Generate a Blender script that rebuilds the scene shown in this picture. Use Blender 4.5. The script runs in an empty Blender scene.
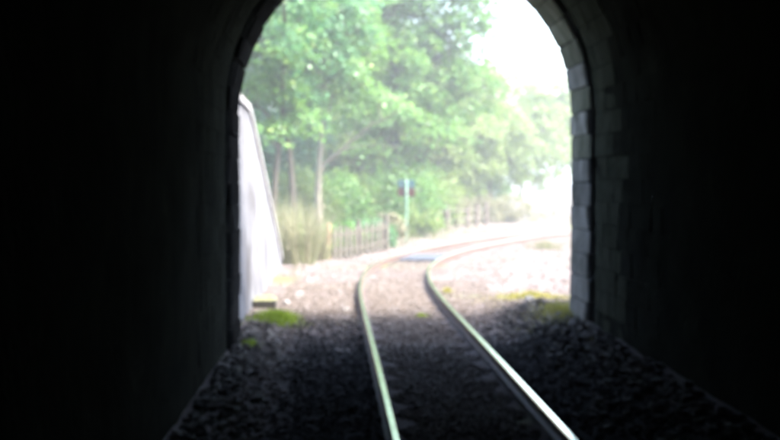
import bpy, math, random
import numpy as np
from mathutils import Vector, Matrix

random.seed(7)
rng = np.random.default_rng(7)
sc = bpy.context.scene
col = sc.collection
R = math.radians

# ------------------------------------------------------------------ camera, sky, sun, exposure
F, VX, HY, CAMH = 1300.0, 345.0, 179.6, 2.33        # focal length and vanishing point in photo pixels
cam_d = bpy.data.cameras.new('camera')
cam = bpy.data.objects.new('camera', cam_d)
col.objects.link(cam)
sc.camera = cam
cam_d.sensor_width = 36.0
cam_d.lens = F * 36.0 / 780.0
cam_d.clip_start, cam_d.clip_end = 0.05, 3000.0
cam.location = (0, 0, CAMH)
cam.rotation_euler = (R(90) - math.atan((220 - HY) / F), 0, -math.atan((390 - VX) / F))
cam_d.dof.use_dof = True                              # the photograph is softly out of focus
cam_d.dof.focus_distance = 3.2
cam_d.dof.aperture_fstop = (cam_d.lens / 1000.0) / 0.0145

SUN_EL, SUN_AZ = R(52), R(124)                        # azimuth from +Y (ahead) towards +X (right)
w = bpy.data.worlds.new('World')
sc.world = w
w.use_nodes = True
nt = w.node_tree
sky = nt.nodes.new('ShaderNodeTexSky')
sky.sky_type = 'NISHITA'
sky.sun_disc = False
sky.sun_elevation = SUN_EL
sky.sun_rotation = SUN_AZ
sky.air_density = 1.0
sky.dust_density = 2.5
sky.ozone_density = 0.6
bg = nt.nodes['Background']
nt.links.new(sky.outputs['Color'], bg.inputs['Color'])
bg.inputs['Strength'].default_value = 0.12

sd = bpy.data.lights.new('sun', 'SUN')
sd.energy = 1.5
sd.angle = R(14)
sd.color = (1.0, 0.95, 0.87)
sun = bpy.data.objects.new('sun', sd)
col.objects.link(sun)
sdir = Vector((math.sin(SUN_AZ) * math.cos(SUN_EL), math.cos(SUN_AZ) * math.cos(SUN_EL), math.sin(SUN_EL)))
sun.rotation_euler = sdir.to_track_quat('Z', 'Y').to_euler()
sun.location = (60, 20, 80)

sc.view_settings.view_transform = 'Standard'
sc.view_settings.look = 'None'
sc.view_settings.gamma = 1.0
sc.view_settings.use_curve_mapping = False
sc.view_settings.exposure = 3.98
sc.cycles.use_denoising = True
sc.cycles.max_bounces = 8
sc.cycles.transparent_max_bounces = 8


def at(px, py, Y):
    """photo pixel at ground depth Y -> world point"""
    return ((px - VX) * Y / F, Y, CAMH + (HY - py) * Y / F)


def smooth(a, b, x):
    t = np.clip((np.asarray(x, float) - a) / (b - a), 0, 1)
    return t * t * (3 - 2 * t)


# ------------------------------------------------------------------ materials
def new_mat(name):
    m = bpy.data.materials.new(name)
    m.use_nodes = True
    n = m.node_tree.nodes
    return m, n, m.node_tree.links, n['Principled BSDF']


def noise_mat(name, stops, scale=3.0, detail=8.0, rough=0.9, bump=0.3, bscale=None, bdist=0.02, metallic=0.0, spec=0.3,
              mix=None, rand=False):
    """colour ramp over object-space noise; mix = (colour, scale, lo, hi) adds shaped stains"""
    m, n, l, b = new_mat(name)
    tc = n.new('ShaderNodeTexCoord')
    nz = n.new('ShaderNodeTexNoise')
    nz.inputs['Scale'].default_value = scale
    nz.inputs['Detail'].default_value = detail
    nz.inputs['Roughness'].default_value = 0.65
    l.new(tc.outputs['Object'], nz.inputs['Vector'])
    cr = n.new('ShaderNodeValToRGB')
    e = cr.color_ramp.elements
    while len(e) < len(stops):
        e.new(0.5)
    for i, (p, c) in enumerate(stops):
        e[i].position = p
        e[i].color = (*c, 1)
    l.new(nz.outputs['Fac'], cr.inputs['Fac'])
    out = cr.outputs['Color']
    if mix:
        c2, s2, lo, hi = mix
        n2 = n.new('ShaderNodeTexNoise')
        n2.inputs['Scale'].default_value = s2
        n2.inputs['Detail'].default_value = 6
        l.new(tc.outputs['Object'], n2.inputs['Vector'])
        mr = n.new('ShaderNodeMapRange')
        mr.inputs['From Min'].default_value = lo
        mr.inputs['From Max'].default_value = hi
        l.new(n2.outputs['Fac'], mr.inputs['Value'])
        mx = n.new('ShaderNodeMix')
        mx.data_type = 'RGBA'
        l.new(mr.outputs['Result'], mx.inputs['Factor'])
        l.new(out, mx.inputs['A'])
        mx.inputs['B'].default_value = (*c2, 1)
        out = mx.outputs['Result']
    if rand:                                          # each stone its own tone
        oi = n.new('ShaderNodeObjectInfo')
        rm = n.new('ShaderNodeMapRange')
        rm.inputs['To Min'].default_value = .7
        rm.inputs['To Max'].default_value = 1.2
        l.new(oi.outputs['Random'], rm.inputs['Value'])
        vm = n.new('ShaderNodeVectorMath')
        vm.operation = 'SCALE'
        l.new(out, vm.inputs[0])
        l.new(rm.outputs['Result'], vm.inputs['Scale'])
        out = vm.outputs['Vector']
    l.new(out, b.inputs['Base Color'])
    b.inputs['Roughness'].default_value = rough
    b.inputs['Metallic'].default_value = metallic
    b.inputs['Specular IOR Level'].default_value = spec
    if spec < .1:
        b.inputs['IOR'].default_value = 1.0
    if bump:
        nb = n.new('ShaderNodeTexNoise')
        nb.inputs['Scale'].default_value = bscale or scale * 6
        nb.inputs['Detail'].default_value = 6
        l.new(tc.outputs['Object'], nb.inputs['Vector'])
        bp = n.new('ShaderNodeBump')
        bp.inputs['Strength'].default_value = bump
        bp.inputs['Distance'].default_value = bdist
        l.new(nb.outputs['Fac'], bp.inputs['Height'])
        l.new(bp.outputs['Normal'], b.inputs['Normal'])
    return m


def island_mat(name, stops, rough=0.85, translucent=0.0, tcol=None, spec=0.25):
    """each leaf / stone / blade takes its own tone from the ramp"""
    m, n, l, b = new_mat(name)
    g = n.new('ShaderNodeNewGeometry')
    cr = n.new('ShaderNodeValToRGB')
    e = cr.color_ramp.elements
    while len(e) < len(stops):
        e.new(0.5)
    for i, (p, c) in enumerate(stops):
        e[i].position = p
        e[i].color = (*c, 1)
    l.new(g.outputs['Random Per Island'], cr.inputs['Fac'])
    l.new(cr.outputs['Color'], b.inputs['Base Color'])
    b.inputs['Roughness'].default_value = rough
    b.inputs['Specular IOR Level'].default_value = spec
    if spec < .1:
        b.inputs['IOR'].default_value = 1.0
    if translucent:
        t = n.new('ShaderNodeBsdfTranslucent')
        hs = n.new('ShaderNodeMix')
        hs.data_type = 'RGBA'
        hs.inputs['Factor'].default_value = 0.55
        l.new(cr.outputs['Color'], hs.inputs['A'])
        hs.inputs['B'].default_value = (*(tcol or (0.2, 0.3, 0.05)), 1)
        l.new(hs.outputs['Result'], t.inputs['Color'])
        mx = n.new('ShaderNodeMixShader')
        mx.inputs['Fac'].default_value = translucent
        l.new(b.outputs['BSDF'], mx.inputs[1])
        l.new(t.outputs['BSDF'], mx.inputs[2])
        l.new(mx.outputs['Shader'], n['Material Output'].inputs['Surface'])
    return m


M = {}
M['ground'] = noise_mat('ground_dirt', [(0.3, (.075, .061, .057)), (0.5, (.115, .096, .09)), (0.72, (.17, .147, .136))],
                        scale=1.1, bump=0.5, bscale=14, bdist=0.03, mix=((.10, .12, .045), 0.22, .56, .72), spec=.05)
def add_dark_bands(m, y0, y1, colr):
    """darker bands on the bed outside the rails, with a ragged edge"""
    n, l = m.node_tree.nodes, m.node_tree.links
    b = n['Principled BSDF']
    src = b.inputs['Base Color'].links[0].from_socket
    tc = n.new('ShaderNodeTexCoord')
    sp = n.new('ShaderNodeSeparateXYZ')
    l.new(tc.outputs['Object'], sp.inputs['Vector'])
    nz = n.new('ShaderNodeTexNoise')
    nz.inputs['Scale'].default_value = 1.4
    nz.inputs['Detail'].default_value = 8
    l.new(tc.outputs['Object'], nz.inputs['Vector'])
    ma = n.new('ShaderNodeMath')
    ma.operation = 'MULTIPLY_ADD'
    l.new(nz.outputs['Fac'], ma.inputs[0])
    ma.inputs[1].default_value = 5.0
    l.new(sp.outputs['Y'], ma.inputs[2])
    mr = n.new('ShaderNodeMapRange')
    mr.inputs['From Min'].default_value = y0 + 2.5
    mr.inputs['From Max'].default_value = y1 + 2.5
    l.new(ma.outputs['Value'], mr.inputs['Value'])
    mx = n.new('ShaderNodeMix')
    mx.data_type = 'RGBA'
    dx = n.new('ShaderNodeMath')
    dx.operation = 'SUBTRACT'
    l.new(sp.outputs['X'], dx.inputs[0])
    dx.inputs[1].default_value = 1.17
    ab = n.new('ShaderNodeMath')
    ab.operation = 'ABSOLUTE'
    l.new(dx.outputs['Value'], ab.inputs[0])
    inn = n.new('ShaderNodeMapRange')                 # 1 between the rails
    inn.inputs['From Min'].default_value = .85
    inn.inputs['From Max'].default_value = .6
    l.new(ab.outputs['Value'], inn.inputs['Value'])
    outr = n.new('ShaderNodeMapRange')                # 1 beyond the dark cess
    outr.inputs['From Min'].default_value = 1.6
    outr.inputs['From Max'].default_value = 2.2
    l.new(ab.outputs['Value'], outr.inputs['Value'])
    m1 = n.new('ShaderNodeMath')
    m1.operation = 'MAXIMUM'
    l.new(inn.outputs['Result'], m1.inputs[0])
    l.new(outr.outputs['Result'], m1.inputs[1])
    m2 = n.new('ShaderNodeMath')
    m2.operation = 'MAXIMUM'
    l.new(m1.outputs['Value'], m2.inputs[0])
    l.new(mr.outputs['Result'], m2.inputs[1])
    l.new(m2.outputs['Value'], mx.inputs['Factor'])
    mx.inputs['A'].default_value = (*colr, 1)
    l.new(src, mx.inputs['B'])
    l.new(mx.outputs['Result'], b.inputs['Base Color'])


add_dark_bands(M['ground'], 18.2, 20.4, (.035, .032, .031))
M['ballast'] = island_mat('ballast_stone', [(0, (.08, .065, .056)), (.5, (.115, .095, .083)), (.85, (.15, .127, .113)),
                                            (1, (.22, .205, .195))], rough=1.0, spec=.08)
M['dark_ballast'] = island_mat('dark_ballast_stone', [(0, (.022, .02, .02)), (.6, (.04, .037, .036)), (.92, (.065, .06, .058)),
                                                 (1, (.15, .14, .135))], rough=1.0, spec=.05)  # darker stones for the bands outside the rails
M['rubble'] = island_mat('rubble_stone', [(0, (.08, .067, .061)), (.5, (.13, .113, .103)), (1, (.22, .195, .18))], rough=1.0, spec=.08)
M['rubble_tunnel'] = island_mat('tunnel_rubble_stone', [(0, (.06, .053, .048)), (.6, (.11, .098, .088)), (1, (.22, .20, .18))], rough=1.0, spec=.06)  # slightly darker than the rubble outside
M['sleeper'] = noise_mat('sleeper_timber', [(.3, (.09, .074, .068)), (.7, (.17, .145, .13))], scale=5, bump=.5)
M['rail'] = None
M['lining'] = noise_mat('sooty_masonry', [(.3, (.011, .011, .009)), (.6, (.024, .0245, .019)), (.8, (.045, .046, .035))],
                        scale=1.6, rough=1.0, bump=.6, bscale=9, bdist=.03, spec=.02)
M['lining_glow'] = noise_mat('mouth_glow_masonry', [(.3, (.028, .030, .021)), (.6, (.058, .060, .044)), (.8, (.10, .10, .077))],
                              scale=2.2, rough=1.0, bump=.6, bscale=9, bdist=.03, spec=.02)  # glow from the mouth painted into the masonry colour
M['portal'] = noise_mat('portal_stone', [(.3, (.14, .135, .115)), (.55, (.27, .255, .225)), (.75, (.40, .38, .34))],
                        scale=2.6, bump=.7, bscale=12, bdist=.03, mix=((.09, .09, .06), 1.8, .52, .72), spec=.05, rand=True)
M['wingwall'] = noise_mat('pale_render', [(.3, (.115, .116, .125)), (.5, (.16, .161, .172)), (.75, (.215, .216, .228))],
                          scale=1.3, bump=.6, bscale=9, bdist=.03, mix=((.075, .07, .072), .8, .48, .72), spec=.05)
M['portal_dark'] = noise_mat('portal_stone_dark', [(.35, (.008, .0075, .007)), (.6, (.02, .018, .016)), (.8, (.05, .045, .04))],
                              scale=3.2, bump=.7, bscale=12, bdist=.03, spec=.05, rand=True)  # darker tone for the left ring stones and the mortar
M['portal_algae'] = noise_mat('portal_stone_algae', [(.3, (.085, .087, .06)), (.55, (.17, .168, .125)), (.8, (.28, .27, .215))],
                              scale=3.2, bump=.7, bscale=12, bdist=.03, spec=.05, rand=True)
M['coping'] = noise_mat('coping_stone', [(.3, (.20, .19, .19)), (.7, (.32, .31, .31))], scale=3, bump=.4)
M['headwall'] = noise_mat('headwall_stone', [(.3, (.14, .13, .12)), (.7, (.30, .28, .25))], scale=1.4, bump=.6, bdist=.03)
M['hill'] = noise_mat('hill_grass', [(.3, (.04, .06, .02)), (.55, (.07, .10, .03)), (.8, (.16, .15, .07))], scale=.7, bump=.8, bdist=.08)
M['fence'] = noise_mat('weathered_wood', [(.3, (.055, .048, .036)), (.7, (.11, .098, .08))], scale=6, bump=.4)
M['post_brown'] = noise_mat('brown_wood', [(.3, (.20, .12, .07)), (.7, (.34, .22, .14))], scale=6, bump=.4)
M['post_pale'] = noise_mat('pale_brown_wood', [(.3, (.075, .055, .046)), (.7, (.13, .10, .085))], scale=6, bump=.4)
M['pole'] = noise_mat('pale_painted_steel', [(.3, (.09, .17, .12)), (.7, (.15, .24, .18))], scale=8, rough=.5, bump=.1)
M['teal'] = noise_mat('teal_paint', [(.3, (.022, .048, .055)), (.7, (.034, .07, .078))], scale=5, rough=.8, bump=.05, spec=.05)
M['maroon'] = noise_mat('maroon_paint', [(.3, (.03, .011, .010)), (.7, (.05, .019, .017))], scale=5, rough=.8, bump=.05, spec=.05)
M['plank'] = noise_mat('blue_grey_board', [(.3, (.03, .033, .042)), (.7, (.07, .075, .09))], scale=5, rough=.6, bump=.3)
M['block'] = noise_mat('dark_block_stone', [(.3, (.02, .018, .016)), (.7, (.05, .045, .04))], scale=5, bump=.5)
M['mosscap'] = noise_mat('lichen_yellow_green', [(.3, (.12, .125, .06)), (.7, (.24, .235, .14))], scale=9, bump=.7, bdist=.03)
M['rock'] = noise_mat('pale_rock', [(.3, (.15, .14, .135)), (.7, (.27, .26, .25))], scale=6, bump=.5)
M['bark_dark'] = noise_mat('bark_dark', [(.3, (.03, .025, .02)), (.7, (.075, .065, .05))], scale=7, bump=.7, bdist=.03)
M['bark_pale'] = noise_mat('bark_pale', [(.3, (.09, .08, .06)), (.7, (.19, .17, .135))], scale=6, bump=.5, bdist=.02,
                           mix=((.12, .14, .06), 2.0, .55, .75))
M['leaf_a'] = island_mat('leaf_mid_green', [(0, (.04, .12, .025)), (.5, (.075, .175, .04)), (.85, (.10, .21, .05)),
                                           (1, (.17, .25, .04))], rough=.42, translucent=.42, tcol=(.20, .36, .06), spec=.45)
M['leaf_b'] = island_mat('leaf_blue_green', [(0, (.03, .11, .045)), (.5, (.06, .165, .07)), (1, (.10, .205, .085))],
                         rough=.4, translucent=.38, tcol=(.15, .32, .09), spec=.5)
M['leaf_c'] = island_mat('leaf_yellow_green', [(0, (.07, .12, .03)), (.5, (.115, .175, .045)), (1, (.18, .22, .07))],
                         rough=.45, translucent=.42, tcol=(.26, .36, .07), spec=.4)
M['brush'] = island_mat('dry_brush', [(0, (.10, .105, .05)), (.5, (.18, .165, .10)), (.8, (.26, .225, .16)), (1, (.10, .15, .045))],
                        rough=.7, translucent=.35, tcol=(.30, .30, .14))
M['grass_lime'] = island_mat('grass_lime', [(0, (.13, .20, .015)), (.5, (.23, .32, .02)), (1, (.32, .38, .04))],
                             rough=.5, translucent=.4, tcol=(.30, .40, .03))
M['grass_yellow'] = island_mat('grass_yellow', [(0, (.15, .15, .03)), (.5, (.24, .22, .05)), (1, (.33, .29, .10))],
                               rough=.6, translucent=.35, tcol=(.34, .32, .07))
M['grass_dry'] = island_mat('grass_dry', [(0, (.07, .10, .03)), (.5, (.14, .13, .065)), (1, (.22, .19, .12))],
                            rough=.7, translucent=.3, tcol=(.3, .28, .14))


def rail_mat(name, polished):
    m, n, l, b = new_mat(name)
    tc = n.new('ShaderNodeTexCoord')
    nz = n.new('ShaderNodeTexNoise')
    nz.inputs['Scale'].default_value = 5
    nz.inputs['Detail'].default_value = 8
    l.new(tc.outputs['Object'], nz.inputs['Vector'])
    cr = n.new('ShaderNodeValToRGB')
    e = cr.color_ramp.elements
    if polished:
        e[0].position, e[0].color = .35, (.70, .70, .47, 1)
        e[1].position, e[1].color = .65, (.82, .82, .56, 1)  # yellow-green of the reflected trees tinted into the steel
    else:
        e[0].position, e[0].color = .3, (.05, .026, .018, 1)
        e[1].position, e[1].color = .7, (.11, .062, .042, 1)
    l.new(nz.outputs['Fac'], cr.inputs['Fac'])
    l.new(cr.outputs['Color'], b.inputs['Base Color'])
    b.inputs['Metallic'].default_value = 1.0 if polished else 0.0
    mr = n.new('ShaderNodeMapRange')
    mr.inputs['To Min'].default_value = .14 if polished else .7
    mr.inputs['To Max'].default_value = .26 if polished else .9
    l.new(nz.outputs['Fac'], mr.inputs['Value'])
    l.new(mr.outputs['Result'], b.inputs['Roughness'])
    return m


M['rail'] = rail_mat('rail_rust', False)
M['rail_top'] = rail_mat('rail_polished', True)


# ------------------------------------------------------------------ object helpers
def mesh_obj(name, verts, faces, mat, parent=None, smooth_shade=False):
    me = bpy.data.meshes.new(name)
    me.from_pydata([tuple(v) for v in verts] if not isinstance(verts, list) else verts, [], faces)
    me.update()
    for m in (mat if isinstance(mat, (list, tuple)) else [mat]):
        me.materials.append(m)
    if smooth_shade:
        me.polygons.foreach_set('use_smooth', [True] * len(me.polygons))
    o = bpy.data.objects.new(name, me)
    col.objects.link(o)
    o.parent = parent
    return o


def np_mesh(name, V, Fs, mat, parent=None, smooth_shade=False):
    """V (n,3) array; Fs (m,k) index array"""
    V = np.asarray(V, np.float32)
    Fs = np.asarray(Fs, np.int32)
    k = Fs.shape[1]
    me = bpy.data.meshes.new(name)
    me.vertices.add(len(V))
    me.vertices.foreach_set('co', V.ravel())
    me.loops.add(Fs.size)
    me.loops.foreach_set('vertex_index', Fs.ravel())
    me.polygons.add(len(Fs))
    me.polygons.foreach_set('loop_start', np.arange(0, Fs.size, k, dtype=np.int32))
    me.polygons.foreach_set('loop_total', np.full(len(Fs), k, np.int32))
    me.polygons.foreach_set('use_smooth', np.full(len(Fs), smooth_shade))
    me.update(calc_edges=True)
    me.validate()
    me.materials.append(mat)
    o = bpy.data.objects.new(name, me)
    col.objects.link(o)
    o.parent = parent
    return o


def tag(o, label=None, cat=None, group=None, kind=None):
    if label:
        o['label'] = label
    if cat:
        o['category'] = cat
    if group:
        o['group'] = group
    if kind:
        o['kind'] = kind
    return o


def thing(name, loc, label, cat, group=None):
    o = bpy.data.objects.new(name, None)
    o.empty_display_size = .2
    col.objects.link(o)
    o.location = loc
    return tag(o, label, cat, group)


def box_vf(x0, x1, y0, y1, z0, z1, bev=0.0):
    """box with a bevelled top-and-side outline (chamfer) as verts and quads"""
    if not bev:
        v = [(x0, y0, z0), (x1, y0, z0), (x1, y1, z0), (x0, y1, z0), (x0, y0, z1), (x1, y0, z1), (x1, y1, z1), (x0, y1, z1)]
        f = [(0, 3, 2, 1), (4, 5, 6, 7), (0, 1, 5, 4), (1, 2, 6, 5), (2, 3, 7, 6), (3, 0, 4, 7)]
        return v, f
    import bmesh
    bm = bmesh.new()
    vs = [bm.verts.new(p) for p in box_vf(x0, x1, y0, y1, z0, z1)[0]]
    for q in box_vf(0, 1, 0, 1, 0, 1)[1]:
        bm.faces.new([vs[i] for i in q])
    bmesh.ops.bevel(bm, geom=bm.edges[:], offset=bev, segments=1, affect='EDGES')
    bm.verts.ensure_lookup_table()
    bm.verts.index_update()
    v = [tuple(p.co) for p in bm.verts]
    f = [tuple(p.index for p in q.verts) for q in bm.faces]
    bm.free()
    return v, f


def tube(path, radii, sides=6):
    """swept tube -> verts, quads (caps left open except the tip, which tapers)"""
    P = np.asarray(path, float)
    n = len(P)
    T = np.gradient(P, axis=0)
    T /= np.linalg.norm(T, axis=1)[:, None] + 1e-9
    ref = np.array([0.31, 0.95, 0.05])
    A = np.cross(T, ref)
    A /= np.linalg.norm(A, axis=1)[:, None] + 1e-9
    B = np.cross(T, A)
    ang = np.linspace(0, 2 * np.pi, sides, endpoint=False)
    r = np.asarray(radii, float)[:, None, None]
    V = P[:, None, :] + r * (np.cos(ang)[None, :, None] * A[:, None, :] + np.sin(ang)[None, :, None] * B[:, None, :])
    i = np.arange(n - 1)[:, None] * sides
    j = np.arange(sides)[None, :]
    a = i + j
    b = i + (j + 1) % sides
    Fq = np.stack([a, b, b + sides, a + sides], -1).reshape(-1, 4)
    return V.reshape(-1, 3), Fq


class Tubes:
    def __init__(self):
        self.v, self.f, self.n = [], [], 0

    def add(self, path, radii, sides=6):
        v, f = tube(path, radii, sides)
        self.v.append(v)
        self.f.append(f + self.n)
        self.n += len(v)

    def build(self, name, mat, parent):
        return np_mesh(name, np.vstack(self.v), np.vstack(self.f), mat, parent, True)


ICO_V = None


def stones(P, size, seed, flat=0.7, tilt=.9):
    """irregular stones (8 corner hulls) at points P with sizes; returns V, F"""
    r = np.random.default_rng(seed)
    base = np.array([(-1, -1, -1), (1, -1, -1), (1, 1, -1), (-1, 1, -1), (-1, -1, 1), (1, -1, 1), (1, 1, 1), (-1, 1, 1)], float)
    n = len(P)
    V = base[None] * (0.62 + 0.5 * r.random((n, 8, 3)))
    V[:, 4:, :2] *= 0.72
    V[:, :, 2] *= flat
    a = r.random(n) * 6.283
    t = (r.random((n, 2)) - .5) * tilt
    ca, sa = np.cos(a)[:, None], np.sin(a)[:, None]
    x = V[..., 0] * ca - V[..., 1] * sa
    y = V[..., 0] * sa + V[..., 1] * ca
    z = V[..., 2] + x * t[:, :1] + y * t[:, 1:]
    V = np.stack([x, y, z], -1) * (np.asarray(size)[:, None, None] * .5) + np.asarray(P)[:, None, :]
    q = np.array([(0, 3, 2, 1), (4, 5, 6, 7), (0, 1, 5, 4), (1, 2, 6, 5), (2, 3, 7, 6), (3, 0, 4, 7)])
    Fq = (q[None] + (np.arange(n) * 8)[:, None, None]).reshape(-1, 4)
    return V.reshape(-1, 3), Fq


def leaves(P, Nrm, size, r):
    """folded diamond-shaped leaves: one quad-pair each (4 verts + midrib fold)"""
    n = len(P)
    Nrm = Nrm / (np.linalg.norm(Nrm, axis=1)[:, None] + 1e-9)
    d = r.normal(size=(n, 3))
    d[:, 2] -= .5
    d -= (d * Nrm).sum(1)[:, None] * Nrm
    d /= np.linalg.norm(d, axis=1)[:, None] + 1e-9
    s = np.cross(Nrm, d)
    L = (size * (0.7 + 0.6 * r.random(n)))[:, None]
    W = L * (.36 + .2 * r.random((n, 1)))
    fold = L * (.06 + .12 * r.random((n, 1)))
    v0 = P - d * L * .45
    v1 = P + s * W + Nrm * fold - d * L * .02
    v2 = P + d * L * .55 - Nrm * fold * .6
    v3 = P - s * W + Nrm * fold - d * L * .02
    V = np.stack([v0, v1, v2, v3], 1).reshape(-1, 3)
    k = np.arange(n)[:, None] * 4
    T = np.concatenate([k + np.array([[0, 1, 2]]), k + np.array([[0, 2, 3]])], 1).reshape(-1, 3)
    return V, T


def grass_vf(P, h, wid, r, lean=.5):
    n = len(P)
    h = np.asarray(h) * (.6 + .8 * r.random(n))
    a = r.random(n) * 6.283
    dx = np.stack([np.cos(a), np.sin(a), 0 * a], 1)
    b = r.random(n) * 6.283
    bd = np.stack([np.cos(b), np.sin(b), 0 * b], 1) * (lean * r.random(n))[:, None]
    up = np.array([0, 0, 1.])
    hw = (wid * .5 * (.7 + .6 * r.random(n)))[:, None]
    H = h[:, None]
    v0 = P - dx * hw
    v1 = P + dx * hw
    m = P + up * H * .55 + bd * H * .35
    v2 = m + dx * hw * .7
    v3 = m - dx * hw * .7
    v4 = P + up * H * .95 + bd * H
    V = np.stack([v0, v1, v2, v3, v4], 1).reshape(-1, 3)
    k = np.arange(n)[:, None] * 5
    T = np.concatenate([k + np.array([[0, 1, 2]]), k + np.array([[0, 2, 3]]), k + np.array([[3, 2, 4]])], 1).reshape(-1, 3)
    return V, T


# value noise for shapes
_tab = np.random.default_rng(3).random((64, 64))


def vnoise(x, y):
    x = np.asarray(x, float); y = np.asarray(y, float)
    xi = np.floor(x).astype(int); yi = np.floor(y).astype(int)
    fx = x - xi; fy = y - yi
    fx = fx * fx * (3 - 2 * fx); fy = fy * fy * (3 - 2 * fy)
    g = lambda a, b: _tab[a % 64, b % 64]
    return ((g(xi, yi) * (1 - fx) + g(xi + 1, yi) * fx) * (1 - fy) + (g(xi, yi + 1) * (1 - fx) + g(xi + 1, yi + 1) * fx) * fy)


# ------------------------------------------------------------------ layout constants
CX, RAD, SPR, DP = 0.885, 2.40, 3.27, 18.8           # tunnel axis, radius, springing height, portal depth
LRAD = 2.47

# track centre line (fitted to both rails of the photograph)
S = np.arange(-30, 92, .25)
KN = np.array([-30, 0, 8, 14, 20, 26, 32, 40, 50, 70, 92.])
KV = np.array([0, .0022, -.0002, -.0006, .0069, .0195, .0258, .006, .040, .03, .02])
kap = np.interp(S, KN, KV)
th = np.cumsum(kap) * .25
i0 = int(np.argmin(abs(S)))
th = th - th[i0] - .0172
TX = np.cumsum(np.sin(th)) * .25
TY = np.cumsum(np.cos(th)) * .25
TX += 1.2443 - TX[i0]
TY += 6 - TY[i0]
TN = np.stack([np.cos(th), -np.sin(th)], 1)          # to the right of travel


def track_dist(x, y):
    """signed-less distance from the track centre line"""
    x = np.atleast_1d(x); y = np.atleast_1d(y)
    out = np.full(x.shape, 1e9)
    for k in range(0, len(S), 4):
        out = np.minimum(out, (x - TX[k]) ** 2 + (y - TY[k]) ** 2)
    return np.sqrt(out)


def ground_z(x, y):
    x = np.asarray(x, float); y = np.asarray(y, float)
    z = .05 * (vnoise(x * .9 + 9, y * .9) - .5) + .03 * (vnoise(x * 3, y * 3 + 5) - .5)
    near = 1 - smooth(19.5, 27, y)
    z = z + near * (.40 * smooth(2.2, 3.35, x) + .10 * smooth(-.6, -1.5, x))
    z = z + (1 - near) * .25 * smooth(4.2, 9, x - .12 * (y - 27)) * (1 - smooth(34, 46, y))
    z = z + .20 * np.exp(-((x - 1.25) / 1.1) ** 2 - ((y - 41.2) / 1.5) ** 2)
    far = smooth(60, 200, np.hypot(x, y))
    z = z + far * 2.0 * (vnoise(x * .01 + 3, y * .01) - .45)
    return z - .035


# ------------------------------------------------------------------ the setting
def axis(parts):
    out = []
    for a, b, st in parts:
        out += list(np.arange(a, b, st))
    out.append(parts[-1][1])
    return np.array(out)


gx = axis([(-900, -200, 100), (-200, -40, 16), (-40, -8, 2), (-8, -2.5, .4), (-2.5, 6, .12), (6, 14, .4), (14, 40, 2), (40, 200, 16), (200, 900, 100)])
gy = axis([(-300, -60, 40), (-60, 4, 4), (4, 40, .16), (40, 70, .5), (70, 120, 3), (120, 300, 20), (300, 1500, 120)])
GX, GY = np.meshgrid(gx, gy)
GZ = ground_z(GX, GY)
ny, nx = GX.shape
ii = (np.arange(ny - 1)[:, None] * nx + np.arange(nx - 1)[None, :])
quads = np.stack([ii, ii + 1, ii + nx + 1, ii + nx], -1).reshape(-1, 4)
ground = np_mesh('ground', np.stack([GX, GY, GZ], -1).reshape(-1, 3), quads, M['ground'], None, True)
tag(ground, kind='structure', label='pale dusty stony ground around the curving track')

# wing wall top line (y, z) and the bank it holds back
WT = np.array([(18.9, 3.72), (24.6, 3.62), (25.2, 3.46), (32.0, 1.32), (35.4, .12)])


def wing_top(y):
    return np.interp(y, WT[:, 0], WT[:, 1])


def hill_z(x, y):
    n = (vnoise(x * .35, y * .35) - .5) * .8 + (vnoise(x * .08 + 7, y * .08) - .5) * 3
    top = 8.3 + (.9 + n) * smooth(0, 9, 18.4 - y) + (.5 + n) * smooth(8, 14, abs(x - CX)) * (1 - smooth(0, 9, 18.4 - y))
    front = y > 18.45
    dl = np.maximum(-2.2 - x, 0)
    left = np.minimum(wing_top(y) - .3 + .42 * dl + .15 * n * smooth(0, 3, dl), top) * (1 - smooth(30, 52, y - .6 * dl))
    left = np.minimum(left, top) - .6 * smooth(34, 40, y) - .45
    left = np.where(dl > .02, left, -1)
    dr = np.maximum(x - (4.6 + .19 * (y - 18.8)), 0)
    right = np.minimum(-.3 + .5 * dr + .15 * n, top) * (1 - smooth(28, 48, y)) - .4
    right = np.where(dr > .02, right, -1)
    z = np.where(front, np.where(x < CX, left, right), top)
    edge = smooth(70, 95, abs(x)) + smooth(60, 85, -y)
    return z * (1 - np.clip(edge, 0, 1)) - 2 * np.clip(edge, 0, 1)


hx = axis([(-100, -24, 4), (-24, -6, 1), (-6, -2.2, .25), (-2.2, 4.6, .85), (4.6, 8, .25), (8, 24, 1), (24, 100, 4)])
hy = axis([(-90, 0, 5), (0, 17, 1), (17, 18.4, .35), (18.4, 18.5, .1), (18.5, 40, .5), (40, 64, 2)])
HX, HYg = np.meshgrid(hx, hy)
HZ = hill_z(HX, HYg)
ny, nx = HX.shape
ii = (np.arange(ny - 1)[:, None] * nx + np.arange(nx - 1)[None, :])
quads = np.stack([ii, ii + 1, ii + nx + 1, ii + nx], -1).reshape(-1, 4)
keep = (HZ.reshape(-1)[quads] > -.9).any(1)
qx, qy = HX.reshape(-1)[quads], HYg.reshape(-1)[quads]
keep &= ~((qy.max(1) > 18.45) & (qy.min(1) < 18.45) & (abs(qx - CX).max(1) < 8.9))     # the headwall closes the front here
hill = np_mesh('hillside', np.stack([HX, HYg, HZ], -1).reshape(-1, 3), quads[keep], M['hill'], None, True)
tag(hill, kind='structure', label='grassy hillside the tunnel runs under')

# ------------------------------------------------------------------ tunnel
tunnel = thing('tunnel', (CX, DP, 0), 'dark sooty masonry railway tunnel with a rounded arch mouth', 'tunnel')
TI = Matrix.Translation((-CX, -DP, 0))


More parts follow.
